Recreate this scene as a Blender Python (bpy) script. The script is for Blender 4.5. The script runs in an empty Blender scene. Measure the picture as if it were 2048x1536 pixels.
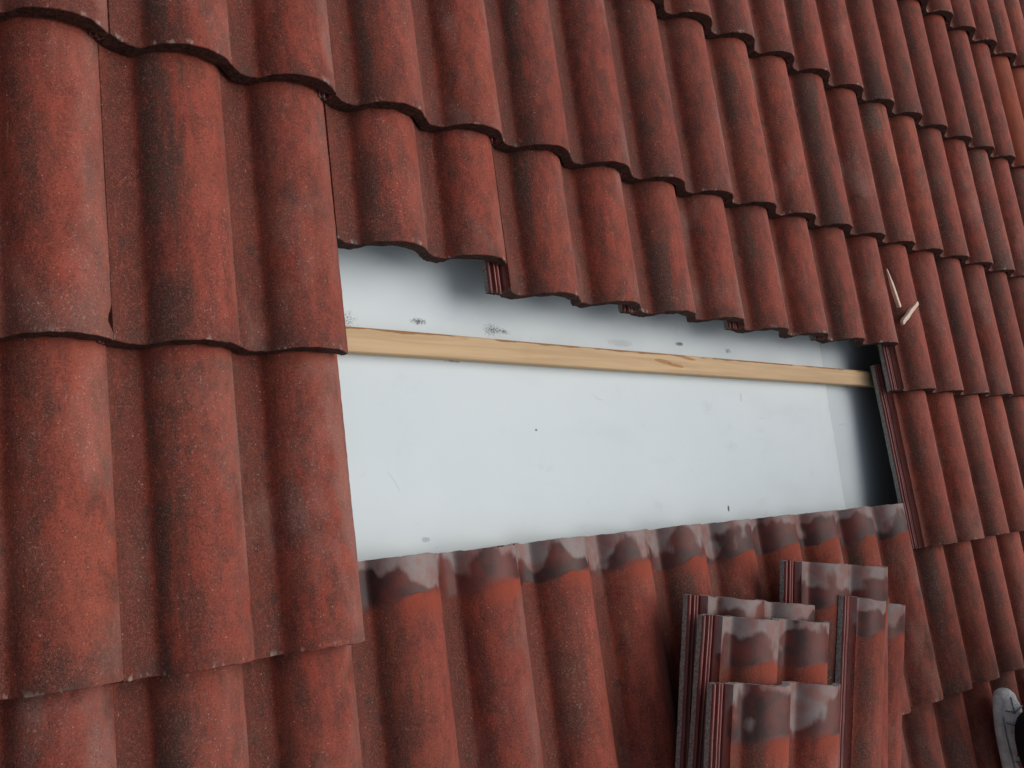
import bpy, bmesh, math, random
from mathutils import Vector, Matrix, noise as mnoise
R_ = math.radians
random.seed(7)
sc = bpy.context.scene
col = sc.collection

# ------------------------------------------------------------------ camera, sky, light
# everything is laid out in roof coordinates: X along the battens, Y up the slope, Z off the roof
PITCH = R_(30)
M = Matrix.Translation((0, 0, 6)) @ Matrix.Rotation(PITCH, 4, 'X')
CAMR = ((0.74731441, -0.07619865, 0.66008707), (0.03284963, -0.98795156, -0.15123698), (0.6636581, 0.13470519, -0.73580734))
CAMC = Vector((-0.68473823, -0.58350754, 1.06896831))
FPX = 1950.77
cam = bpy.data.cameras.new('camera')
camo = bpy.data.objects.new('camera', cam)
col.objects.link(camo)
rot = Matrix(((CAMR[0][0], -CAMR[1][0], -CAMR[2][0]), (CAMR[0][1], -CAMR[1][1], -CAMR[2][1]), (CAMR[0][2], -CAMR[1][2], -CAMR[2][2])))
camo.matrix_world = M @ (Matrix.Translation(CAMC) @ rot.to_4x4())
cam.sensor_width = 36
cam.lens = 36 * FPX / 2048
cam.clip_start = 0.02
cam.clip_end = 500
sc.camera = camo

SDIR = (M.to_3x3() @ Vector((0.52, 0.13, 0.84))).normalized()
SUN_EL, SUN_AZ = math.asin(SDIR.z), math.atan2(SDIR.x, SDIR.y)
world = bpy.data.worlds.new('World')
sc.world = world
world.use_nodes = True
wn = world.node_tree.nodes
sky = wn.new('ShaderNodeTexSky')
sky.sky_type = 'NISHITA'
sky.sun_disc = False
sky.sun_elevation = SUN_EL
sky.sun_rotation = SUN_AZ
sky.air_density = 1.0
sky.dust_density = 3.0
sky.ozone_density = 1.0
hsv = wn.new('ShaderNodeHueSaturation')      # cloud-white, only faintly blue
hsv.inputs['Saturation'].default_value = 0.42
world.node_tree.links.new(sky.outputs[0], hsv.inputs['Color'])
world.node_tree.links.new(hsv.outputs[0], wn['Background'].inputs[0])
wn['Background'].inputs[1].default_value = 0.086
sun = bpy.data.lights.new('sun', 'SUN')
sun.energy = 1.62
sun.angle = R_(52)
sun.color = (1.0, 0.95, 0.88)
suno = bpy.data.objects.new('sun', sun)
col.objects.link(suno)
suno.rotation_euler = SDIR.to_track_quat('Z', 'Y').to_euler()
suno.location = (0, 0, 15)
sc.view_settings.view_transform = 'Standard'
sc.view_settings.look = 'None'
sc.view_settings.exposure = 0.0
sc.view_settings.gamma = 1

def project(p):
    d = Vector(p) - CAMC
    c = [sum(CAMR[i][j] * d[j] for j in range(3)) for i in range(3)]
    if c[2] <= 0.01: return None
    return 1024 + FPX * c[0] / c[2], 768 + FPX * c[1] / c[2]

# ------------------------------------------------------------------ node helper
class N:
    def __init__(s, name, bump=True):
        s.m = bpy.data.materials.new(name); s.m.use_nodes = True
        s.t = s.m.node_tree; s.b = s.t.nodes['Principled BSDF']; s.l = s.t.links
        s.tc = s.t.nodes.new('ShaderNodeTexCoord')
    def put(s, sock, v):
        if isinstance(v, bpy.types.NodeSocket): s.l.new(v, sock)
        elif isinstance(v, (tuple, list)) and len(v) == 3 and sock.type == 'RGBA': sock.default_value = (*v, 1)
        else: sock.default_value = v
    def ma(s, op, a, b=0.0, c=0.0, clamp=False):
        n = s.t.nodes.new('ShaderNodeMath'); n.operation = op; n.use_clamp = clamp
        for i, v in enumerate((a, b, c)): s.put(n.inputs[i], v)
        return n.outputs[0]
    def mul(s, a, b): return s.ma('MULTIPLY', a, b)
    def add(s, a, b): return s.ma('ADD', a, b)
    def sub(s, a, b): return s.ma('SUBTRACT', a, b)
    def sep(s, v):
        n = s.t.nodes.new('ShaderNodeSeparateXYZ'); s.put(n.inputs[0], v); return n.outputs
    def vec(s, a, sc_=(1, 1, 1), loc=(0, 0, 0)):
        n = s.t.nodes.new('ShaderNodeMapping'); s.put(n.inputs[0], a)
        n.inputs['Scale'].default_value = sc_; s.put(n.inputs['Location'], loc); return n.outputs[0]
    def noise(s, v, scale, w=0.0, detail=2.0, rough=0.5, dist=0.0):
        n = s.t.nodes.new('ShaderNodeTexNoise'); n.noise_dimensions = '4D'
        s.put(n.inputs['Vector'], v); s.put(n.inputs['W'], w); n.inputs['Scale'].default_value = scale
        n.inputs['Detail'].default_value = detail; n.inputs['Roughness'].default_value = rough
        n.inputs['Distortion'].default_value = dist; return n.outputs[0]
    def vor(s, v, scale, w=0.0, out='Distance'):
        n = s.t.nodes.new('ShaderNodeTexVoronoi')
        s.put(n.inputs['Vector'], s.vec(v, (1, 1, 1), w if isinstance(w, bpy.types.NodeSocket) else (w, w, w))); n.inputs['Scale'].default_value = scale
        return n.outputs[out]
    def ss(s, v, a, b, lo=0.0, hi=1.0):
        n = s.t.nodes.new('ShaderNodeMapRange'); n.interpolation_type = 'SMOOTHSTEP'
        s.put(n.inputs[0], v); s.put(n.inputs[1], a); s.put(n.inputs[2], b)
        s.put(n.inputs[3], lo); s.put(n.inputs[4], hi); return n.outputs[0]
    def mix(s, f, a, b, mode='MIX'):
        n = s.t.nodes.new('ShaderNodeMix'); n.data_type = 'RGBA'; n.blend_type = mode
        s.put(n.inputs[0], f); s.put(n.inputs[6], a); s.put(n.inputs[7], b); return n.outputs[2]
    def bump(s, h, strength, dist):
        n = s.t.nodes.new('ShaderNodeBump'); n.inputs['Strength'].default_value = strength
        n.inputs['Distance'].default_value = dist; s.put(n.inputs['Height'], h); s.l.new(n.outputs[0], s.b.inputs['Normal'])
    def out(s, c, rough=0.8, spec=0.3):
        s.put(s.b.inputs['Base Color'], c); s.put(s.b.inputs['Roughness'], rough); s.put(s.b.inputs['Specular IOR Level'], spec)
        return s.m

TL = 0.434          # tile length
def tile_material(name, fresh=False):
    n = N(name)
    P = n.tc.outputs['Object']
    oi = n.t.nodes.new('ShaderNodeObjectInfo')
    cr = n.t.nodes.new('ShaderNodeSeparateColor'); n.l.new(oi.outputs['Color'], cr.inputs[0])
    tone, hz, seed = cr.outputs[0], cr.outputs[1], cr.outputs[2]
    W = n.mul(seed, 50.0)
    h1 = n.ma('FRACT', n.mul(seed, 17.31)); h2 = n.ma('FRACT', n.mul(seed, 41.77)); h3 = n.ma('FRACT', n.mul(seed, 89.13))
    X, Y, Z = n.sep(P)
    s = n.ma('FRACT', n.ma('DIVIDE', n.add(X, 0.3), 0.15))
    first = n.ss(X, 0.138, 0.15, 1, 0)
    # base clay red, broad mottling
    big = n.noise(P, 9, W, 3, 0.6)
    mid = n.noise(n.vec(P, (1.6, 0.55, 1.6)), 38, W, 4, 0.65)
    fine = n.noise(P, 420, W, 3, 0.7)
    grit = n.noise(P, 1100, W, 1, 0.6)
    c = n.mix(n.ss(mid, 0.36, 0.66), (0.130, 0.021, 0.013), (0.295, 0.046, 0.026))
    c = n.mix(n.mul(n.ss(big, 0.45, 0.72), 0.55), c, (0.285, 0.068, 0.036))
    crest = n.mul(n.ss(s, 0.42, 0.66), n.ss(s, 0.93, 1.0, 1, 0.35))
    c = n.mix(n.mul(crest, 0.36), c, (0.42, 0.098, 0.068))  # roll tops lightened in the colour, as lit crests
    # pans darkened for dirt film and for shade between the rolls; round blotches
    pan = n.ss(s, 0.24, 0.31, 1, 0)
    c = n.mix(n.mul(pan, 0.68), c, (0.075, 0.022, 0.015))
    wob = n.noise(P, 60, W, 3, 0.6)
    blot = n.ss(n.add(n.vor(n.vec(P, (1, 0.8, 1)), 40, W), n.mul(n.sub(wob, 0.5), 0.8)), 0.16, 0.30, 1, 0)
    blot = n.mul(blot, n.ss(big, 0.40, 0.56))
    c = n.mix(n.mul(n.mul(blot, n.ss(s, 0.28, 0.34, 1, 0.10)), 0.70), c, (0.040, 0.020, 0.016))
    # dirt running down the left flank of the rolls
    stn = n.noise(n.vec(P, (3.2, 0.42, 3.2)), 26, W, 4, 0.65)
    edge = n.add(n.sub(s, n.mul(n.sub(h1, 0.5), 0.22)), n.mul(n.sub(stn, 0.5), 0.9))
    flank = n.mul(n.ss(n.add(s, n.mul(n.sub(mid, .5), .05)), 0.275, 0.335), n.ss(edge, 0.34, 0.66, 1, 0))
    flank = n.mul(flank, n.ss(fine, 0.30, 0.58, 0.45, 1.0))
    along = n.ss(n.noise(n.vec(P, (0.3, 1, 0.3)), 7.5, n.add(W, 13), 3, 0.6), 0.34, 0.60, 0.25, 1.05)
    fst = n.mul(n.add(n.mul(n.mul(first, n.add(0.50, n.mul(h2, 0.65))), 0.92), n.add(0.08, n.mul(h3, 0.42))), along)
    dirtc = n.mix(n.ss(fine, 0.35, 0.7), (0.026, 0.017, 0.014), (0.10, 0.062, 0.050))
    c = n.mix(n.ma('MULTIPLY', n.mul(flank, fst), n.ss(big, 0.25, 0.5, 0.75, 1.15), clamp=True), c, dirtc)
    # second, softer soot patches over the rolls
    soot = n.mul(n.ss(n.noise(n.vec(P, (1.5, 0.7, 1.5)), 17, n.add(W, 9), 4, 0.62), 0.50, 0.68), n.ss(s, 0.28, 0.4))
    c = n.mix(n.mul(soot, n.add(0.25, n.mul(h3, 0.5))), c, (0.052, 0.024, 0.019))
    # brown grime settling towards the lower edge and in ragged clouds
    cl = n.ss(n.noise(n.vec(P, (1.3, 1, 1.3)), 30, n.add(W, 51), 5, 0.7), 0.46, 0.66)
    c = n.mix(n.mul(cl, n.add(0.34, n.mul(h2, 0.36))), c, (0.078, 0.031, 0.024))
    low = n.mul(n.ss(n.add(Y, n.mul(n.sub(mid, 0.5), 0.10)), 0.0, 0.085, 1, 0), n.ss(fine, 0.3, 0.6, 0.5, 1))
    c = n.mix(n.mul(low, n.add(0.15, n.mul(h1, 0.5))), c, (0.075, 0.032, 0.026))
    # grey lichen film near the cover edge and in patches
    lic = n.noise(n.vec(P, (1.0, 0.5, 1.0)), 14, n.add(W, 21), 4, 0.6)
    licm = n.mul(n.ss(n.add(lic, n.mul(n.ss(s, 0.62, 0.96), 0.17)), 0.50, 0.74), n.ss(fine, 0.30, 0.68))
    licm = n.mul(licm, n.ss(X, 0.0, 0.02))
    c = n.mix(n.mul(licm, n.add(n.mul(n.sub(1.0, first), 0.45), n.mul(h2, 0.35))), c, (0.36, 0.245, 0.215))
    sp2 = n.ss(n.noise(P, 360, n.add(W, 33), 3, 0.75), 0.575, 0.66)
    c = n.mix(n.mul(n.mul(sp2, n.ss(s, 0.22, 0.38, 0.30, 1.0)), n.ss(lic, 0.43, 0.64, 0.08, 0.78)), c, (0.43, 0.29, 0.25))
    # sandy grain: light and dark specks
    c = n.mix(n.ss(fine, 0.50, 0.64, 0, 0.72), c, n.mix(1.0, c, (0.42, 0.32, 0.30), 'MULTIPLY'))
    c = n.mix(n.ss(grit, 0.54, 0.68, 0, 0.50), c, (0.40, 0.145, 0.10))
    c = n.mix(n.ss(n.noise(P, 300, n.add(W, 3), 2, 0.7), 0.52, 0.68, 0, 0.38), c, (0.36, 0.105, 0.070))
    c = n.mix(n.ss(n.noise(P, 700, n.add(W, 5), 2, 0.7), 0.60, 0.70, 0, 0.6), c, (0.035, 0.018, 0.015))
    spv = n.t.nodes.new('ShaderNodeTexVoronoi'); n.put(spv.inputs['Vector'], n.vec(P, (1, 1, 1), W)); spv.inputs['Scale'].default_value = 260
    spr = n.t.nodes.new('ShaderNodeSeparateColor'); n.l.new(spv.outputs['Color'], spr.inputs[0])
    spk = n.mul(n.ss(spv.outputs['Distance'], 0.14, 0.30, 1, 0), n.ss(n.add(spr.outputs[0], n.mul(n.sub(mid, 0.5), 0.3)), 0.91, 1.06))
    c = n.mix(n.mul(spk, 0.75), c, (0.52, 0.44, 0.38))
    # hairline scratches and fibre marks
    for k, (scx, wd, sh) in enumerate((((9, 3.5, 9), 0.0024, 3.3), ((14, 3, 14), 0.0020, 15.7), ((5, 9, 5), 0.0022, 27.1))):
        f1 = n.noise(n.vec(P, scx), 1.0, n.add(W, sh), 1.0, 0.4, 0.6)
        ln = n.ss(n.ma('ABSOLUTE', n.sub(f1, 0.52 - 0.03 * k)), wd * 0.5, wd, 1, 0)
        ln = n.mul(ln, n.ss(n.noise(P, 24, n.add(W, 30 + sh), 3, 0.6), 0.60, 0.66))
        c = n.mix(n.mul(ln, 0.34), c, (0.42, 0.22, 0.16))
    # tile to tile tone
    c = n.mix(0.6, c, n.mix(1.0, c, (1.03, 0.90, 0.84), 'MULTIPLY'))
    c = n.mix(n.ss(tone, 0.5, 1.0, 0, 0.45), c, n.mix(1.0, c, (1.35, 1.45, 1.35), 'MULTIPLY'))
    c = n.mix(n.ss(tone, 0.5, 0.0, 0, 0.5), c, n.mix(1.0, c, (0.66, 0.70, 0.74), 'MULTIPLY'))
    if fresh:
        c = n.mix(0.72, c, n.mix(n.ss(mid, 0.3, 0.7), (0.26, 0.048, 0.020), (0.36, 0.075, 0.030)))
    # strip that was covered by the tile above: clean, then cement-grey with damp blotches
    d = n.add(n.sub(TL, Y), n.mul(n.sub(n.noise(P, 22, W, 3, 0.5), 0.5), 0.012))
    blur = n.noise(P, 13, n.add(W, 44), 2, 0.5)
    d = n.add(d, n.add(n.mul(n.sub(blur, 0.5), 0.045), n.ss(s, 0.30, 0.62, -0.006, 0.006)))
    rim = n.ss(n.sub(d, hz), 0.002, 0.036, 1, 0)
    rim = n.mul(rim, n.ss(mid, 0.3, 0.5, 0.5, 1))
    c = n.mix(n.mul(rim, n.ss(s, 0.40, 0.62, 0.12, 0.88)), c, (0.31, 0.054, 0.026))
    damp = n.add(0.5, n.mul(n.sub(n.noise(n.vec(P, (1.1, 0.8, 1.1)), 15, n.add(W, 40), 2, 0.45), 0.5), 2.3))
    bias = n.add(n.ss(d, 0.0, 0.036, 0.50, 0.03), n.add(n.ss(s, 0.80, 0.98, 0, 0.30), n.add(n.ss(s, 0.10, 0.4, 0, -0.12), n.ss(d, 0.035, hz, 0, -0.42))))
    dry = n.ss(n.add(n.add(damp, bias), n.mul(n.sub(mid, 0.5), 0.40)), 0.43, 0.64)
    cg = n.mix(n.ss(n.noise(P, 26, n.add(W, 60), 3, 0.6), 0.38, 0.64), (0.255, 0.215, 0.208), (0.25, 0.120, 0.108))
    cw = n.mix(n.ss(n.noise(P, 20, n.add(W, 70), 3, 0.6), 0.34, 0.62), (0.040, 0.020, 0.020), (0.135, 0.028, 0.021))
    cw = n.mix(n.mul(n.mul(n.ss(n.sub(hz, d), 0.004, 0.034, 1, 0), 0.75), n.ss(blur, 0.42, 0.6)), cw, (0.032, 0.017, 0.016))
    hc = n.mix(dry, cw, cg)
    hc = n.mix(n.ss(fine, 0.55, 0.72, 0, 0.3), hc, n.mix(1.0, hc, (0.5, 0.45, 0.45), 'MULTIPLY'))
    hm = n.mul(n.ss(n.sub(d, hz), n.ss(blur, 0.38, 0.6, -0.024, -0.003), 0.0, 1, 0), 0.94)
    c = n.mix(hm, c, hc)
    # side lock: smooth red slurry, paler on the ribs
    lk = n.ss(X, -0.002, 0.0, 1, 0)
    lc = n.mix(n.ss(Z, -0.002, 0.0015), (0.18, 0.024, 0.024), (0.40, 0.165, 0.145))
    lc = n.mix(n.ss(mid, 0.42, 0.62, 0, 0.5), lc, (0.17, 0.085, 0.075))
    c = n.mix(lk, c, lc)
    # lime flecks and chips on the lower edge and along raised edges
    tail = n.mul(n.ss(Y, 0.0015, 0.010, 1, 0), n.ss(n.noise(n.vec(P, (1, 0.6, 1)), 70, n.add(W, 80), 3, 0.6), 0.57, 0.64))
    c = n.mix(n.mul(tail, 0.50), c, (0.46, 0.38, 0.34))
    dk = n.mul(n.ss(Y, 0.0, 0.03, 1, 0), n.ss(n.noise(P, 34, n.add(W, 90), 3, 0.6), 0.45, 0.62))
    c = n.mix(n.mul(dk, 0.5), c, (0.06, 0.035, 0.028))
    h = n.add(n.mul(fine, 1.0), n.add(n.mul(grit, 0.45), n.mul(mid, 0.9)))
    n.bump(n.mul(h, n.sub(1.0, n.mul(hm, 0.75))), 0.55, 0.0016)
    return n.out(c, n.ss(n.ma('MAXIMUM', hm, lk), 0, 1, 0.80, 0.50), 0.35)

def rough_mat(name, c1, c2, scale, rough=0.9, bd=0.002, bs=0.6, c3=None):
    n = N(name); P = n.tc.outputs['Object']
    a = n.noise(P, scale, 0, 5, 0.65)
    c = n.mix(n.ss(a, 0.35, 0.65), c1, c2)
    if c3: c = n.mix(n.ss(n.noise(P, scale * 0.3, 4, 3, 0.6), 0.5, 0.62), c, c3)
    n.bump(n.noise(P, scale * 1.6, 2, 3, 0.7), bs, bd)
    return n.out(c, rough, 0.25)

MT = tile_material('weathered_tile_face')
MF = tile_material('fresh_tile_face', True)
M_TAIL = rough_mat('dark_tile_end', (0.018, 0.009, 0.007), (0.075, 0.028, 0.020), 160)  # end faces much darker and browner than the tile face
M_SIDE = rough_mat('cut_concrete_side', (0.17, 0.165, 0.15), (0.40, 0.385, 0.36), 320)
M_UNDER = rough_mat('tile_underside', (0.09, 0.07, 0.062), (0.15, 0.11, 0.095), 60)

# ------------------------------------------------------------------ the tile (double-roll concrete interlocking tile)
LOCK = [(-.0300, -.0040), (-.0293, -.0012), (-.0281, .0), (-.0265, .0002), (-.0256, -.0015), (-.0245, -.0048), (-.0205, -.0050),
        (-.0192, -.0030), (-.0183, .0008), (-.0168, .0010), (-.0157, -.0010), (-.0147, -.0030), (-.0132, -.0030), (-.0122, -.0008),
        (-.0110, .0010), (-.0092, .0008), (-.0078, -.0020), (-.0066, -.0052), (-.0034, -.0052), (-.0022, -.0020), (-.0012, .0040), (.0000, .0100), (.0010, .0126)]
ROLL = [(0, .0140), (.03, .0112), (.06, .0078), (.09, .0046), (.12, .0022), (.15, .0008), (.18, .0001), (.22, 0), (.26, 0), (.283, .0012), (.30, .0044),
        (.32, .0090), (.345, .0142), (.375, .0190), (.41, .0234), (.45, .0270), (.49, .0299), (.54, .0326), (.59, .0345), (.64, .0356),
        (.69, .0360), (.74, .0355), (.79, .0341), (.83, .0322), (.87, .0294), (.91, .0256), (.945, .0216), (.975, .0176), (1.0, .0140)]
def profile():
    top = [(x, z) for x, z in LOCK]
    for x, z in ROLL[1:]: top.append((x * .15, z if x > .1 else z * .95))
    for x, z in ROLL[1:]: top.append((.15 + x * .15, z))
    top[-1] = (.2994, .0148)
    top.append((.3010, .0130))
    return top
def tile_mesh(name, seed, face_mat, notch=None):
    prof = profile(); n = len(prof)
    ys = [0, .0012, .003, .006, .010]
    y = .010
    while y < TL - .012: y += .0065; ys.append(min(y, TL - .010))
    ys += [TL - .005, TL - .002, TL]
    ys = sorted(set(round(v, 5) for v in ys)); m = len(ys)
    bm = bmesh.new()
    T, B = [], []
    for j, y in enumerate(ys):
        rt, rb = [], []
        for i, (x, z) in enumerate(prof):
            k = Vector((x * 60 + seed * 7.3, y * 60, seed * 3.1))
            yy, xx, zz = y, x, z
            rag = mnoise.noise(Vector((x * 260, seed * 5.5, 0))) * .0009 + mnoise.noise(Vector((x * 60, seed * 9.5, 3))) * .0013
            if y < .004: yy += rag + (0.0009 if y == 0 else 0)
            if y > TL - .004: yy += mnoise.noise(Vector((x * 190, seed * 2.5, 8))) * .0013 + mnoise.noise(Vector((x * 45, seed, 5))) * .0022
            zz += mnoise.noise(k * 0.35) * .0007 + mnoise.noise(k * 1.4) * .00025
            if y == 0: zz -= .0022
            elif y <= .0012: zz -= .0006
            if i in (0, 1): xx += mnoise.noise(Vector((y * 300, seed, 1))) * .0007
            if i >= n - 2: xx += mnoise.noise(Vector((y * 280, seed, 2))) * .0007
            if notch and i >= n - 3 and abs(y - notch[0]) < notch[1]:
                xx -= notch[2] * (1 - (abs(y - notch[0]) / notch[1]) ** 2); 
            rt.append(bm.verts.new((xx, yy, zz)))
            th = .0135
            if y < .020: th += .0085 * (1 - (y / .020) ** 3)
            if x > .285: th = .0135 - (x - .285) / .015 * .0068 + (.0045 if y < .016 else 0)
            zb = (z - th) if x >= .001 else -.0130
            if x >= .001 and x < .02: zb = max(z - th * 1.25, -.013 if y > .016 else -.021)
            zb += mnoise.noise(k * .5 + Vector((9, 9, 9))) * .0005
            rb.append(bm.verts.new((xx, yy + (rag * .8 if y < .002 else 0), zb)))
        T.append(rt); B.append(rb)
    def f(a, b, c, d, mi):
        q = bm.faces.new((a, b, c, d)); q.material_index = mi; q.smooth = True
    for j in range(m - 1):
        for i in range(n - 1):
            f(T[j][i], T[j][i + 1], T[j + 1][i + 1], T[j + 1][i], 0)
            f(B[j][i], B[j + 1][i], B[j + 1][i + 1], B[j][i + 1], 3)
        f(T[j][0], T[j + 1][0], B[j + 1][0], B[j][0], 2)
        f(T[j][n - 1], B[j][n - 1], B[j + 1][n - 1], T[j + 1][n - 1], 2)
    for i in range(n - 1):
        f(T[0][i + 1], T[0][i], B[0][i], B[0][i + 1], 1)
        f(T[m - 1][i], T[m - 1][i + 1], B[m - 1][i + 1], B[m - 1][i], 2)
    me = bpy.data.meshes.new(name)
    bm.to_mesh(me); bm.free()
    for mt in (face_mat, M_TAIL, M_SIDE, M_UNDER): me.materials.append(mt)
    me.set_sharp_from_angle(angle=R_(42))
    return me
MESHES = [tile_mesh('roof_tile_mesh', s, MT) for s in range(6)]
NOTCHED = tile_mesh('chipped_roof_tile_mesh', 11, MT, notch=(.026, .013, .0045))
FRESH = tile_mesh('fresh_roof_tile_mesh', 12, MF)

STEP = .029         # each tail rides this much above the tile below
def place(o, loc, rx=0.0, ry=0.0, rz=0.0):
    o.matrix_world = M @ (Matrix.Translation(loc) @ Matrix.Rotation(rz, 4, 'Z') @ Matrix.Rotation(ry, 4, 'Y') @ Matrix.Rotation(rx, 4, 'X'))
def tag(o, label=None, cat=None, group=None, kind=None):
    if label: o['label'] = label
    if cat: o['category'] = cat
    if group: o['group'] = group
    if kind or label: o['kind'] = kind or 'thing'
    return o
def new_tile(me, loc, rx, ry, rz, label, group, tone, hz):
    o = bpy.data.objects.new('roof_tile', me); col.objects.link(o)
    place(o, loc, rx, ry, rz)
    o.color = (tone, hz, random.random(), 1)
    return tag(o, label, 'roof tile', group)

TAILY = {-4: 1.442, -3: 1.083, -2: .7340, -1: .3641, 0: 0.0, 1: -.3607, 2: -.7244, 3: -1.0569, 4: -1.415, 5: -1.772}
ORD = ['zeroth', 'first', 'second', 'third', 'fourth', 'fifth', 'sixth', 'seventh', 'eighth', 'ninth', 'tenth', 'eleventh', 'twelfth', 'thirteenth', 'fourteenth', 'fifteenth', 'sixteenth']
ROWN = {-4: 'fifth row above the pushed-up row', -3: 'fourth row above the pushed-up row', -2: 'third row above the pushed-up row', -1: 'second row above the pushed-up row',
        0: 'row directly above the pushed-up row', 1: 'row of pushed-up tiles', 2: 'row broken by the opening', 3: 'row just below the opening',
        4: 'second row below the opening', 5: 'third row below the opening'}
def visible(x, y):
    n = 0
    for a in (.0, .07, .15, .22, .30):
        for b in (0, .1, .2, .3, .35):
            p = project((x + a, y + b, 0))
            if p and 0 < p[0] < 2048 and 0 < p[1] < 1536: n += 1
    return n
rnd = random.Random(5)
for k in range(-4, 6):
    ty = TAILY[k]
    js = [j for j in range(-4, 12) if any(visible((j + a) * .30, ty + b * .36) for a in (-2, -1, 0, 1, 2) for b in (-2, -1, 0, 1, 2))]
    if k == 2: js = [j for j in js if not 0 <= j <= 4]
    vis = [j for j in js if visible(j * .30, ty)]
    for j in js:
        x = j * .30 + rnd.uniform(-.0012, .0012); y = ty + rnd.uniform(-.0022, .0022)
        z = -.022 + rnd.uniform(-.0008, .0008) + {0: .007, 1: .007, 2: .007, -1: .003}.get(k, 0); x += {0: .0008, 1: .0016, 2: .0006}.get(k, 0) * max(0, min(j, 7)); rx = -STEP / .358; rz = R_(rnd.uniform(-.18, .18)); ry = 0
        tone = min(1, max(0, rnd.gauss(.47, .30))); hz = rnd.uniform(.062, .088) if k == 3 else rnd.uniform(.054, .064)
        me = MESHES[rnd.randrange(6)]
        look = 'weathered red'
        extra = ''
        if k == 1 and 0 <= j <= 4:
            if j == 0: y, z, rz, rx = -.199, -.0255, R_(-.25), -.076; x -= .0010
            else: y, z = (-.243, -.247, -.256, -.257)[j - 1], -.0215; x += (-.001, -.0005, .001, .002)[j - 1]
        if k == 1 and j < 0: x -= .0025
        if k == 2 and j >= 5: x += .006
        if k == 1 and j == -2: me = NOTCHED
        if k == -1 and j == 8: me = FRESH; look = 'bright orange newer'
        if j in vis:
            q = vis.index(j)
            if k == 1 and 0 <= j <= 4:
                lab = 'red roof tile pushed up over the opening, %s from the left%s' % (ORD[j + 1], ', raised highest' if j == 0 else '')
            elif k == 2 and j < 0:
                lab = 'weathered red tile left of the opening, %s one out from the bare underlay' % ORD[-j]
            elif k == 2:
                lab = 'weathered red tile right of the opening, %s one out%s' % (ORD[j - 4], ', its side ribs bare' if j == 5 else ' in that row')
            elif k == 3 and 0 <= j <= 4:
                lab = 'red tile below the opening with bare grey-stained head, %s from the left' % ORD[j + 1]
            elif look != 'weathered red':
                lab = 'bright orange newer tile among dark red ones near the upper right corner'
            elif q <= len(vis) // 2:
                lab = '%s roof tile, %s from the left photo edge, %s' % (look, ORD[q + 1], ROWN[k])
            else:
                lab = '%s roof tile, %s from the right photo edge, %s' % (look, ORD[len(vis) - q], ROWN[k])
        else:
            side = 'left' if (vis and j < vis[0]) else 'right'
            if not vis: lab = '%s roof tile outside the photo, column %s, %s' % (look, ORD[j + 4], ROWN[k])
            else: lab = '%s roof tile, %s beyond the %s photo edge, %s' % (look, ORD[(vis[0] - j) if side == 'left' else (j - vis[-1])], side, ROWN[k])
        new_tile(me, (x, y, z), rx, ry, rz, lab, 'double-roll red tiles laid on the roof', tone, hz)

# spare tiles heaped on the roof (tail origin in roof coordinates, rotations rz, rx, ry in degrees)
SPARE = [('spare red tile lying alone, uppermost, behind the two spare stacks', (0.8436, -1.1325, .0195), (-7.11, 4.02, .1), .084, .45),
         ('bottom spare tile of the left heap, mostly covered, head showing', (0.5428, -1.1611, .0259), (-9.47, 3.24, -.84), .075, .5),
         ('middle spare tile of the left heap, with orange band under its grey head', (0.5407, -1.1914, .0400), (-8.79, 5.42, -.62), .080, .55),
         ('top spare tile of the left heap, nearest the bottom edge', (0.4947, -1.2872, .0895), (-9.03, 4.07, .73), .090, .6),
         ('tilted spare tile standing right of the left heap, long ribs on its left side', (0.9277, -1.2033, .0556), (-9.84, 4.19, 14.0), .070, .6)]
for i, (lab, loc, (rz, rx, ry), hz, tone) in enumerate(SPARE):
    new_tile(MESHES[(i * 2 + 1) % 6], loc, R_(rx), R_(ry), R_(rz), lab, 'spare tiles taken off the opening', tone, hz)

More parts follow.
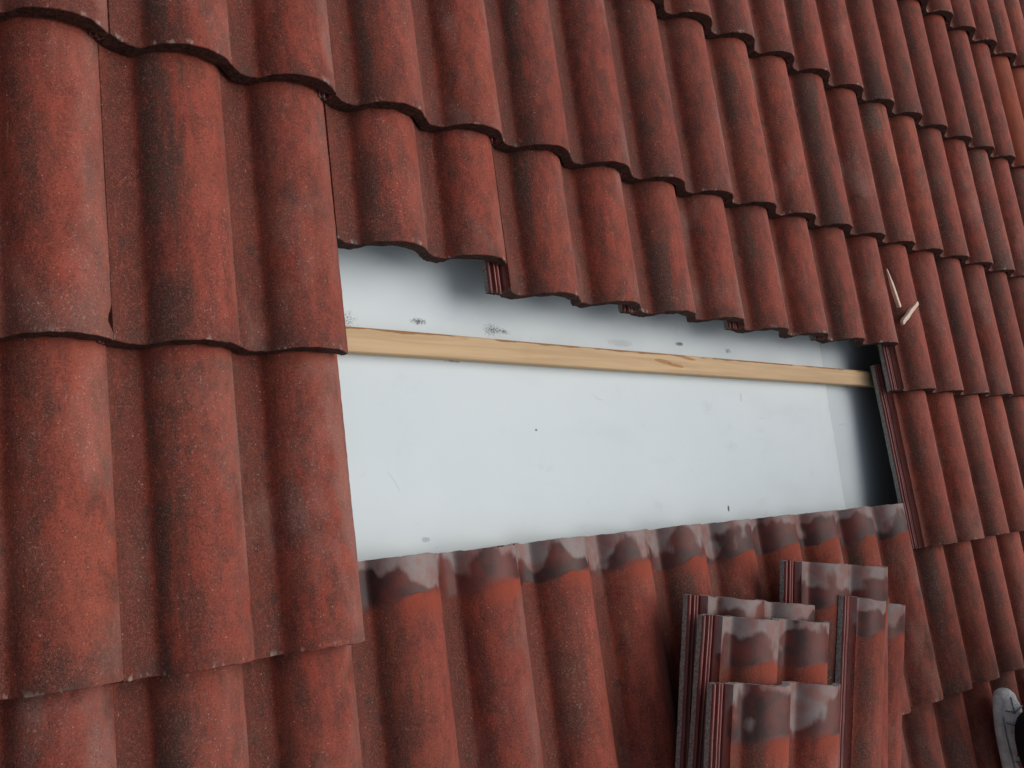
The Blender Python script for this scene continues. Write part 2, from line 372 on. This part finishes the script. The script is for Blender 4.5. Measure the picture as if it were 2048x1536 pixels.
# ------------------------------------------------------------------ under the tiles
def mesh_obj(name, bm, mats, smooth=False):
    me = bpy.data.meshes.new(name); bm.normal_update(); bm.to_mesh(me); bm.free()
    for mt in (mats if isinstance(mats, list) else [mats]): me.materials.append(mt)
    if smooth:
        for p in me.polygons: p.use_smooth = True
    o = bpy.data.objects.new(name, me); col.objects.link(o); return o
def underlay_mat(name, c1, c2, marks=()):
    n = N(name); P = n.tc.outputs['Object']; X, Y, Z = n.sep(P)
    c = n.mix(n.ss(n.noise(P, 3.2, 0, 4, 0.6), 0.35, 0.65), c1, c2)
    # scuffs and faint smears
    sm = n.ss(n.noise(n.vec(P, (1, 1.3, 1)), 11, 3, 6, 0.7), 0.57, 0.74)
    c = n.mix(n.mul(n.ss(n.noise(n.vec(P, (0.6, 2, 1)), 6, 31, 4, .6), .5, .7), 0.12), c, (0.45, 0.50, 0.50))
    c = n.mix(n.mul(sm, 0.22), c, (0.40, 0.43, 0.44))
    n1 = n.noise(P, 5, 7, 1, 0.4, 0.5)
    ln = n.mul(n.ss(n.ma('ABSOLUTE', n.sub(n1, 0.5)), 0.0012, 0.003, 1, 0), n.ss(n.noise(P, 9, 5, 2), 0.60, 0.65))
    c = n.mix(n.mul(ln, 0.35), c, (0.33, 0.35, 0.36))
    # crumbs of dirt
    nz_ = n.sub(n.noise(P, 300, 0, 3, .7), .5)
    v = n.add(n.vor(P, 70, 2), n.mul(nz_, 0.10)); gate = n.ss(n.noise(P, 7, 12, 2), 0.60, 0.66)
    c = n.mix(n.mul(n.mul(n.ss(v, 0.05, 0.09, 1, 0), gate), 0.55), c, (0.12, 0.12, 0.11))
    nn = n.noise(n.vec(P, (1, 1.2, 1)), 210, 1, 5, 0.8, 2.2)
    for (mx, my, rx_, ry_, thr, amt, cc) in marks:
        dx = n.ma('DIVIDE', n.sub(X, mx), rx_); dy = n.ma('DIVIDE', n.sub(Y, my), ry_)
        r = n.ma('SQRT', n.add(n.mul(dx, dx), n.mul(dy, dy)))
        f = n.ss(n.add(nn, n.mul(n.sub(1.0, r), 0.16)), thr, thr + 0.014)
        f = n.mul(f, n.ss(r, 0.9, 1.1, 1, 0))
        c = n.mix(n.mul(f, amt), c, cc)
    n.bump(n.add(n.noise(P, 5, 0, 3), n.mul(n.noise(n.vec(P, (1, .3, 1)), 3, 2, 2), 1.5)), 0.5, 0.006)
    return n.out(c, 0.55, 0.35)
def inv(px, py, z):
    d = [(px - 1024) / FPX, (py - 768) / FPX, 1]
    v = Vector([sum(CAMR[i][j] * d[i] for i in range(3)) for j in range(3)])
    t = (z - CAMC[2]) / v[2]; return CAMC + v * t
ZS = -.0955
DK = (0.025, 0.028, 0.022)
MK = []
for (px, py, rx_, ry_, thr, amt, cc) in ((836, 643, .017, .006, .565, .85, DK), (985, 660, .026, .013, .60, .8, DK), (695, 640, .022, .022, .64, .7, DK),
        (1005, 663, .02, .006, .60, .8, DK), (905, 722, .022, .003, .58, .7, DK), (1358, 688, .012, .004, .50, .8, DK),
        (1455, 702, .014, .008, .60, .7, DK), (1655, 705, .006, .010, .52, .35, (.3, .33, .33)), (1240, 686, .035, .007, .50, .35, (.36, .40, .42)),
        (1482, 795, .004, .010, .46, .3, (.3, .33, .33)), (1457, 1017, .003, .006, .40, .9, DK), (1072, 860, .003, .002, .40, .7, DK),
        (852, 1079, .008, .004, .50, .5, (.25, .27, .26)), (1415, 815, .03, .025, .60, .25, (.42, .45, .45)), (1462, 893, .03, .02, .60, .25, (.42, .45, .45)), (1540, 600, .02, .01, .5, .3, (.3, .3, .3))):
    p = inv(px, py, ZS); MK.append((p.x, p.y, rx_, ry_, thr, amt, cc))
M_UL = underlay_mat('white_underlay', (0.665, 0.74, 0.775), (0.70, 0.77, 0.80), MK)
M_UR = underlay_mat('pale_grey_underlay', (0.53, 0.60, 0.635), (0.57, 0.64, 0.67))  # greyer tone for the sheet right of the seam
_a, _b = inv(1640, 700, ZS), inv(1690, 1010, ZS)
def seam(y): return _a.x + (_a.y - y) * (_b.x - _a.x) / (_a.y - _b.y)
bm = bmesh.new()
ysn = [-1.9 + i * .05 for i in range(68)]
g = []
for y in ysn:
    row = []
    for i in range(41):
        t = i / 40; x = -1.5 + (seam(y) + 1.5) * t
        row.append(bm.verts.new((x, y, ZS + mnoise.noise(Vector((x * 3, y * 3, 0))) * .0012)))
    g.append(row)
for a in range(len(g) - 1):
    for b in range(40): bm.faces.new((g[a][b], g[a][b + 1], g[a + 1][b + 1], g[a + 1][b]))
o = mesh_obj('roof_underlay', bm, M_UL, True); place(o, (0, 0, 0))
md = o.modifiers.new('thickness', 'SOLIDIFY'); md.thickness = .0015; md.offset = -1
tag(o, 'smooth white underlay sheet bared in the opening between the tiles', 'underlay')
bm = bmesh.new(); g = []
def shade_dip(t):      # bend added to the sheet so its right end goes dark
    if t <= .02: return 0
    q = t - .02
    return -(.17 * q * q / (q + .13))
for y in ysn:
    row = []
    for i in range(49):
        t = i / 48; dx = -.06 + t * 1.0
        row.append(bm.verts.new((seam(y) + dx, y, ZS - .0035 + shade_dip(max(0, dx)) + mnoise.noise(Vector((dx * 4, y * 3, 5))) * .0006)))
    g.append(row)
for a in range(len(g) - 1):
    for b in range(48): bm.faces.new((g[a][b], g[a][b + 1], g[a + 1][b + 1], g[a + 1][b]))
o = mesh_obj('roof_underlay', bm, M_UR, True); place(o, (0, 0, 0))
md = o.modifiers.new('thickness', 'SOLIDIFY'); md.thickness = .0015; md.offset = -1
tag(o, 'greyer part of the underlay curving into shadow at the right end of the opening', 'underlay')

# battens
BT = -.0740
STX = inv(1335, 718, BT).x
def wood_mat():
    n = N('pine_batten'); P = n.tc.outputs['Object']; X, Y, Z = n.sep(P)
    gr = n.noise(n.vec(P, (2.2, 60, 60)), 1.6, 0, 4, 0.6, 0.4)
    c = n.mix(n.ss(gr, 0.35, 0.65), (0.54, 0.365, 0.205), (0.66, 0.460, 0.270))
    c = n.mix(n.mul(n.ss(n.noise(P, 7, 3, 3), 0.5, 0.7), 0.4), c, (0.60, 0.43, 0.27))
    # bark-brown wane along the top edge in places, resin stains, faint pencil grime
    wn_ = n.ss(n.add(Y, n.mul(n.noise(n.vec(P, (1, .1, .1)), 17, 4, 3), 0.013)), 0.0210, 0.0216)
    c = n.mix(n.mul(wn_, n.ss(n.noise(n.vec(P, (1, .1, .1)), 9, 6, 2), 0.40, 0.5)), c, (0.34, 0.17, 0.07))
    for (mx, my, rx_, ry_) in ((STX - .012, .0025, .026, .0042), (STX + .022, -.0030, .026, .0032), (STX + .062, .0125, .024, .0028)):
        dx = n.ma('DIVIDE', n.sub(X, mx), rx_); dy = n.ma('DIVIDE', n.sub(Y, n.sub(my, n.mul(n.sub(X, mx), 0.10))), ry_)
        r = n.add(n.ma('SQRT', n.add(n.mul(dx, dx), n.mul(dy, dy))), n.mul(n.sub(n.noise(P, 60, 0, 3), .5), .5))
        c = n.mix(n.ss(r, 0.92, 1.02, 0.75, 0), c, (0.38, 0.17, 0.06))
    kd = n.ma('SQRT', n.add(n.ma('POWER', n.mul(n.sub(X, .385), 1.0), 2.0), n.ma('POWER', n.mul(n.add(Y, -.0), 1.6), 2.0)))
    ring = n.mul(n.ss(n.ma('SINE', n.mul(kd, 1700)), 0.2, 0.9), n.ss(kd, 0.012, 0.022, 1, 0))
    c = n.mix(n.mul(ring, 0.3), c, (0.42, 0.24, 0.11))
    cr = n.mul(n.ss(n.noise(n.vec(P, (5, 190, 60)), 1.0, 8, 3, 0.6), 0.63, 0.68), n.ss(n.noise(P, 8, 9, 2), 0.50, 0.60))
    c = n.mix(n.mul(cr, 0.6), c, (0.12, 0.08, 0.05))
    n.bump(gr, 0.3, 0.001)
    return n.out(c, 0.7, 0.3)
M_WOOD = wood_mat()
def bar(x0, x1, hw, hh, name, mat, seed=0, seg=60):
    bm = bmesh.new(); rings = []
    ch = .0014
    sec = [(-hw, -hh + ch), (-hw + ch, -hh), (hw - ch, -hh), (hw, -hh + ch), (hw, hh - ch), (hw - ch, hh), (-hw + ch, hh), (-hw, hh - ch)]
    for i in range(seg + 1):
        x = x0 + (x1 - x0) * i / seg
        oy = mnoise.noise(Vector((x * 2.5, seed, 0))) * .0012
        w = mnoise.noise(Vector((x * 14, seed, 4))) * .0005
        rings.append([bm.verts.new((x, y_ + oy + (w if y_ > 0 else 0), z_)) for y_, z_ in sec])
    for a, b in zip(rings, rings[1:]):
        for i in range(8): bm.faces.new((a[i], b[i], b[(i + 1) % 8], a[(i + 1) % 8]))
    bm.faces.new(list(reversed(rings[0]))[::-1]); bm.faces.new(list(reversed(rings[-1])))
    bmesh.ops.recalc_face_normals(bm, faces=bm.faces)
    return mesh_obj(name, bm, mat)
for k in range(-4, 6):
    if k in (2,):
        yb = -.3205
    else:
        yb = TAILY[k] + TL - .047
    o = bar(-1.5, 3.6 if k < 2 else 2.6, .0180, .0100, 'roof_batten', M_WOOD, seed=k + 10)
    place(o, (0, yb, BT - .010), 0, 0, R_(-.10) if k == 2 else 0)
    if k == 2: tag(o, 'bare pale pine batten crossing the white underlay in the opening', 'batten', 'roof battens')
    else: tag(o, 'pine batten hidden under the tile heads of the %s' % ROWN[k], 'batten', 'roof battens')

# unseen dark box added far below the battens to block light
M_LIGHT_BLOCK = rough_mat('dark_light_block', (0.03, 0.022, 0.016), (0.06, 0.045, 0.034), 20)
bm = bmesh.new()
bmesh.ops.create_cube(bm, size=1, matrix=Matrix.Translation((1.6, -.0, -.56)) @ Matrix.Diagonal((6.8, 4.4, .04, 1)))
for (cx, cy, sx, sy) in ((1.6, -2.18, 6.8, .03), (1.6, 2.18, 6.8, .03), (-1.785, 0, .03, 4.3), (4.985, 0, .03, 4.3)):
    bmesh.ops.create_cube(bm, size=1, matrix=Matrix.Translation((cx, cy, -.31)) @ Matrix.Diagonal((sx, sy, .455, 1)))
o = mesh_obj('roof_light_block', bm, M_LIGHT_BLOCK); place(o, (0, 0, 0)); tag(o, kind='structure')

# ------------------------------------------------------------------ splinters
M_SPL = rough_mat('split_wood', (0.66, 0.47, 0.36), (0.80, 0.66, 0.54), 130, bd=.001)
def splinter(p0, p1, w, h, label, split=False, taper=.35):
    a, b = Vector(p0), Vector(p1); d = b - a; L = d.length
    bm = bmesh.new(); rings = []
    nseg = 12
    for i in range(nseg + 1):
        t = i / nseg
        s = taper + (1 - taper) * min(1, t * 2.2)
        hw, hh = w * s / 2, h * s / 2
        jx = mnoise.noise(Vector((t * 5, L * 90, 0))) * w * .16
        rings.append([bm.verts.new((x_ * hw + jx, t * L, z_ * hh)) for x_, z_ in ((-1, -1), (1, -.8), (.85, 1), (0.1, 1.15), (-.8, .9))])
    for r0, r1 in zip(rings, rings[1:]):
        for i in range(5): bm.faces.new((r0[i], r0[(i + 1) % 5], r1[(i + 1) % 5], r1[i]))
    for ring, sg in ((rings[0], -1), (rings[-1], 1)):
        tips = [bm.verts.new((v.co.x * .8 + random.uniform(-.1, .1) * w, v.co.y + sg * random.uniform(.0005, .004 if split or sg > 0 else .002), v.co.z * .8)) for v in ring]
        for i in range(5): bm.faces.new((ring[i], ring[(i + 1) % 5], tips[(i + 1) % 5], tips[i]))
        bm.faces.new(tips)
    bmesh.ops.recalc_face_normals(bm, faces=bm.faces)
    o = mesh_obj('wood_splinter', bm, M_SPL)
    q = d.to_track_quat('Y', 'Z')
    o.matrix_world = M @ (Matrix.Translation(a) @ q.to_matrix().to_4x4())
    tag(o, label, 'splinter', 'wood splinters on the tiles'); return o
a = inv(1774, 540, .004); b = inv(1798, 613, -.005)
splinter(a, b, .0115, .008, 'longer thin pale splinter lying along the pan between two rolls', True, .3)
a = inv(1834, 606, .0045); b = inv(1805, 645, -.002)
splinter(a, b, .0125, .008, 'shorter pale wood splinter lying slantwise across a roll', False, .8)

# ------------------------------------------------------------------ ground far below
n = N('field_ground'); P = n.tc.outputs['Object']
c = n.mix(n.ss(n.noise(P, .8, 0, 5, .6), .4, .6), (0.05, 0.07, 0.03), (0.12, 0.10, 0.07)); n.out(c, .95)
bm = bmesh.new(); bmesh.ops.create_grid(bm, x_segments=40, y_segments=40, size=200)
for v in bm.verts: v.co.z += mnoise.noise(v.co * .02) * .6
o = mesh_obj('ground', bm, n.m); o.location = (0, 0, 0); tag(o, kind='structure')

# ------------------------------------------------------------------ the person at the right edge (only a foot is in the photo)
def plain(name, c, rough=.8, var=.25, sc_=30, bs=.2, bd=.001):
    c2 = tuple(v * (1 - var) for v in c)
    n = N(name); P = n.tc.outputs['Object']; a = n.noise(P, sc_, 0, 4, .6)
    n.bump(n.noise(P, sc_ * 8, 0, 2), bs, bd)
    return n.out(n.mix(n.ss(a, .35, .65), c2, c), rough, .3)
M_SKIN = plain('skin', (0.55, 0.32, 0.23), .55)
M_TROU = plain('black_cloth', (0.012, 0.012, 0.016), .95, .3, 60, .5, .002)
M_JACK = plain('dark_jacket_cloth', (0.02, 0.022, 0.03), .9, .3, 60, .5, .002)
M_LEA = plain('white_leather', (0.86, 0.86, 0.85), .5, .30, 28, 1.0, .006)
M_SOLE = plain('grey_white_rubber', (0.68, 0.68, 0.66), .6, .3, 50, .3, .001)
M_SEAM = plain('grey_stitching', (0.24, 0.27, 0.28), .8)
M_PINK = plain('pink_trim', (0.42, 0.16, 0.18), .7)
M_HAIR = plain('brown_hair', (0.05, 0.03, 0.02), .7)
MI = M.inverted()
FOOT = Vector((1.742, -1.078, .0085))      # toe tip of the left shoe, roof coordinates
up = Vector((0, math.sin(PITCH), math.cos(PITCH))); fwd = Vector((0, math.cos(PITCH), -math.sin(PITCH)))
def W(v): return M @ Vector(v)
def skin_obj(name, pts, edges, mat, root=0, sub=2, parent=None):
    bm = bmesh.new(); vs = [bm.verts.new(p[0]) for p in pts]
    for a, b in edges: bm.edges.new((vs[a], vs[b]))
    me = bpy.data.meshes.new(name); bm.to_mesh(me); bm.free(); me.materials.append(mat)
    o = bpy.data.objects.new(name, me); col.objects.link(o)
    o.modifiers.new('skin', 'SKIN')
    if not me.skin_vertices:
        me.attributes  # skin layer is made by the modifier
    sv = me.skin_vertices[0].data
    for i, p in enumerate(pts):
        r = p[1]; sv[i].radius = r if isinstance(r, tuple) else (r, r); sv[i].use_root = (i == root)
    s = o.modifiers.new('sub', 'SUBSURF'); s.levels = sub; s.render_levels = sub
    o.modifiers['skin'].use_smooth_shade = True
    if parent: o.parent = parent
    return o
# person frame: origin on the roof between the feet, x right, y facing up the slope, z plumb
base = FOOT + Vector((.15, -.24, 0))
PF = M @ Matrix.Translation(base) @ Matrix.Rotation(-PITCH, 4, 'X')
def on_slope(x, dy, dz):     # a point inside a shoe: dy back from its toe along the slope, dz off the roof
    return (x, .208 + dy * math.cos(PITCH) - dz * math.sin(PITCH), .12 + dy * math.sin(PITCH) + dz * math.cos(PITCH))
pts = [((0, .05, .93), (.15, .11)), ((0, .05, 1.10), (.135, .10)), ((0, .07, 1.30), (.16, .11)), ((0, .08, 1.43), (.10, .08)), ((0, .09, 1.50), (.052, .052)),
       ((0, .10, 1.57), (.07, .08)), ((0, .11, 1.66), (.080, .098)), ((0, .10, 1.75), (.055, .07))]
ed = [(0, 1), (1, 2), (2, 3), (3, 4), (4, 5), (5, 6), (6, 7)]
for sx in (-1, 1):
    i = len(pts)
    ax = -.15 + .0 if sx < 0 else .15
    pts += [((sx * .10, .04, .86), .085), ((sx * .125, .10, .50), .058), ((sx * .145, .02, .28), .050), (on_slope(ax, -.225, .105), .034), (on_slope(ax, -.150, .055), (.026, .022)), (on_slope(ax, -.065, .034), (.022, .012))]
    ed += [(0, i), (i, i + 1), (i + 1, i + 2), (i + 2, i + 3), (i + 3, i + 4), (i + 4, i + 5)]
    j = len(pts)
    pts += [((sx * .19, .07, 1.38), .055), ((sx * .24, .04, 1.12), .040), ((sx * .22, .20, .92), .027), ((sx * .21, .25, .87), (.040, .018))]
    ed += [(3, j), (j, j + 1), (j + 1, j + 2), (j + 2, j + 3)]
    for f in range(4):
        q = len(pts); x0 = sx * (.21 + (f - 1.5) * .020)
        ln_ = (.030, .034, .036, .028)[3 - f]
        pts += [((x0, .285, .835), .0095), ((x0, .285 + ln_ * .5, .835 - ln_ * .8), .0088), ((x0, .285 + ln_ * .4, .835 - ln_ * 1.7), .0075)]
        ed += [(j + 3, q), (q, q + 1), (q + 1, q + 2)]
    q = len(pts)
    pts += [((sx * .175, .26, .875), .011), ((sx * .160, .285, .845), .0095)]
    ed += [(j + 3, q), (q, q + 1)]
body = skin_obj('person', pts, ed, M_SKIN)
body.matrix_world = PF
tag(body, 'person at the right edge of whom only a white sneaker and black trouser leg show', 'person')
# face features, added as one small piece each
def blob(name, loc, s, mat, parent, seg=12):
    bm = bmesh.new(); bmesh.ops.create_uvsphere(bm, u_segments=seg, v_segments=seg - 4, radius=1)
    for v in bm.verts: v.co = Vector((v.co.x * s[0] + loc[0], v.co.y * s[1] + loc[1], v.co.z * s[2] + loc[2]))
    o = mesh_obj(name, bm, mat, True); o.parent = parent; return o
M_EYE = plain('eye', (0.5, 0.5, 0.5), .3); M_LIP = plain('lip', (0.40, 0.14, 0.12), .5)
for sx in (-1, 1):
    blob('eye', (sx * .032, .193, 1.655), (.014, .010, .009), M_EYE, body)
    blob('ear', (sx * .082, .10, 1.645), (.010, .018, .030), M_SKIN, body)
blob('nose', (0, .212, 1.625), (.013, .018, .024), M_SKIN, body)
blob('mouth', (0, .186, 1.585), (.026, .010, .007), M_LIP, body)
blob('hair', (0, .080, 1.70), (.092, .112, .088), M_HAIR, body)
# trousers and jacket, slightly fuller than the body
tp = [((0, .05, .98), (.175, .135))]; te = []
for sx in (-1, 1):
    i = len(tp); ax = sx * .15
    tp += [((sx * .105, .04, .84), .110), ((sx * .13, .10, .50), .088), ((sx * .148, .03, .26), .080), ((ax - .030, .045, .175), (.100, .105)), ((ax - .040, .075, .100), (.098, .100))]
    te += [(0, i), (i, i + 1), (i + 1, i + 2), (i + 2, i + 3), (i + 3, i + 4)]
tr = skin_obj('trousers', tp, te, M_TROU, parent=body)
jp = [((0, .05, .90), (.18, .14)), ((0, .06, 1.12), (.17, .135)), ((0, .07, 1.32), (.185, .135)), ((0, .085, 1.455), (.09, .075))]; je = [(0, 1), (1, 2), (2, 3)]
for sx in (-1, 1):
    i = len(jp); jp += [((sx * .20, .07, 1.37), .078), ((sx * .245, .04, 1.12), .062), ((sx * .222, .19, .935), .045)]
    je += [(2, i), (i, i + 1), (i + 1, i + 2)]
skin_obj('jacket', jp, je, M_JACK, parent=body)

def loft(secs, name, mat, parent, closed_ends=True):
    bm = bmesh.new(); rings = [[bm.verts.new(p) for p in s] for s in secs]; k = len(secs[0])
    for a, b in zip(rings, rings[1:]):
        for i in range(k): bm.faces.new((a[i], a[(i + 1) % k], b[(i + 1) % k], b[i]))
    if closed_ends: bm.faces.new(list(reversed(rings[0]))); bm.faces.new(rings[-1])
    bmesh.ops.recalc_face_normals(bm, faces=bm.faces)
    o = mesh_obj(name, bm, mat, True); o.parent = parent
    s = o.modifiers.new('sub', 'SUBSURF'); s.levels = 1; s.render_levels = 2
    return o
def tube(path, r, name, mat, parent):
    bm = bmesh.new(); rings = []
    P_ = [Vector(p) for p in path]
    for i, p in enumerate(P_):
        d = (P_[min(i + 1, len(P_) - 1)] - P_[max(i - 1, 0)]).normalized(); q = d.to_track_quat('Z', 'X')
        rings.append([bm.verts.new(p + q @ Vector((math.cos(a) * r, math.sin(a) * r, 0))) for a in [k * math.pi / 4 for k in range(8)]])
    for a, b in zip(rings, rings[1:]):
        for i in range(8): bm.faces.new((a[i], a[(i + 1) % 8], b[(i + 1) % 8], b[i]))
    bm.faces.new(rings[0]); bm.faces.new(rings[-1]); bmesh.ops.recalc_face_normals(bm, faces=bm.faces)
    o = mesh_obj(name, bm, mat, True); o.parent = parent; return o
#      y(from toe back)  half-width left, right, top height
SH = [(0.000, .016, .016, .026), (.012, .030, .028, .040), (.035, .040, .036, .050), (.070, .046, .040, .056), (.105, .046, .040, .068), (.140, .041, .038, .085), (.175, .037, .036, .100), (.215, .036, .035, .108), (.255, .034, .033, .105), (.285, .022, .022, .085)]
def shoe(tx):
    # shoe frame: lies along the slope, toe at origin, heel toward -y
    F = Matrix.Translation(tx) @ Matrix.Rotation(R_(3), 4, 'Z')
    SF = PF.inverted() @ M @ F
    secs = []
    NR = 40
    for q_ in range(NR + 1):
        u = q_ / NR * (len(SH) - 1); i0 = min(int(u), len(SH) - 2); fr = u - i0
        y, wl, wr, h = [a_ + (b_ - a_) * fr for a_, b_ in zip(SH[i0], SH[i0 + 1])]
        s = []
        for a in range(24):
            th = a / 24 * 2 * math.pi; cx, cz = math.cos(th), math.sin(th)
            w = wr if cx > 0 else wl
            x = cx * w * (1 if cz < 0 else (1 - .28 * cz * cz)); z = .024 + (cz * (h - .024) if cz > 0 else cz * .010)
            if cz > .05:      # creases across the vamp, padded panels
                cr = math.sin(y * 260 + x * 30) * .0022 * max(0, 1 - abs(y - .085) / .05)
                nz = mnoise.noise(Vector((x * 55, y * 55, z * 55))) * .0035 + mnoise.noise(Vector((x * 130, y * 130, 3))) * .0014
                k_ = 1 + (cr + nz) / max(.02, h - .02); x *= k_; z = .024 + (z - .024) * k_
                if y < .032: z += .0018
            s.append((x, -y, z))
        secs.append(s)
    up_ = loft(secs, 'shoe', M_LEA, body)
    up_.matrix_parent_inverse = Matrix.Identity(4); up_.matrix_basis = SF
    secs = []
    for y, wl, wr, h in SH:
        yy = y if y > 0 else -.005
        if y >= .285: yy = .291
        s = [(-wl - .005, -yy, .003), (-wl - .0065, -yy, .014), (-wl - .004, -yy, .027), (-wl * .5, -yy, .029), (wr * .5, -yy, .029), (wr + .004, -yy, .027), (wr + .0065, -yy, .014), (wr + .005, -yy, .003), (wr * .5, -yy, 0), (-wl * .5, -yy, 0)]
        secs.append(s)
    loft(secs, 'sole', M_SOLE, up_)
    # seams, toe cap line, laces, trim
    tube([(-.0475, -.05, .030), (-.050, -.09, .031), (-.046, -.14, .034), (-.041, -.19, .036), (-.038, -.25, .036)], .0019, 'stitching', M_SEAM, up_)
    tube([(-.047, -.062, .034), (-.040, -.068, .047), (-.022, -.066, .055), (0, -.060, .057)], .0019, 'stitching', M_SEAM, up_)
    tube([(-.024, -.092, .063), (-.036, -.112, .058), (-.044, -.138, .045)], .0019, 'stitching', M_SEAM, up_)
    tube([(.012, -.080, .060), (-.006, -.076, .061), (-.022, -.084, .060), (-.026, -.12, .076), (-.024, -.17, .097)], .0024, 'lace_edge', M_SOLE, up_)
    for k in range(5):
        y = .092 + k * .019; z = .066 + k * .0095
        tube([(-.026, -y, z - .004), (-.012, -y - .003, z + .004), (.006, -y - .006, z + .005), (.020, -y - .008, z - .003)], .0028, 'lace', M_LEA, up_)
    tube([(-.0385, -.150, .045), (-.0370, -.172, .052), (-.0355, -.19, .050), (-.0370, -.21, .046)], .005, 'trim', M_PINK, up_)
    tube([(-.034, -.100, .052), (-.030, -.125, .066), (-.026, -.145, .076)], .0048, 'padded_panel', M_LEA, up_)
    tube([(-.044, -.150, .040), (-.036, -.155, .066), (-.030, -.150, .080)], .0019, 'stitching', M_SEAM, up_)
    tube([(-.042, -.036, .036), (-.030, -.040, .047), (-.010, -.038, .052), (.012, -.036, .051)], .0019, 'stitching', M_SEAM, up_)
    tube([(-.018, -.010, .041), (-.028, -.028, .047), (-.030, -.045, .050)], .0019, 'stitching', M_SEAM, up_)
    return up_
shoe(FOOT)
shoe(FOOT + Vector((.30, -.01, 0)))
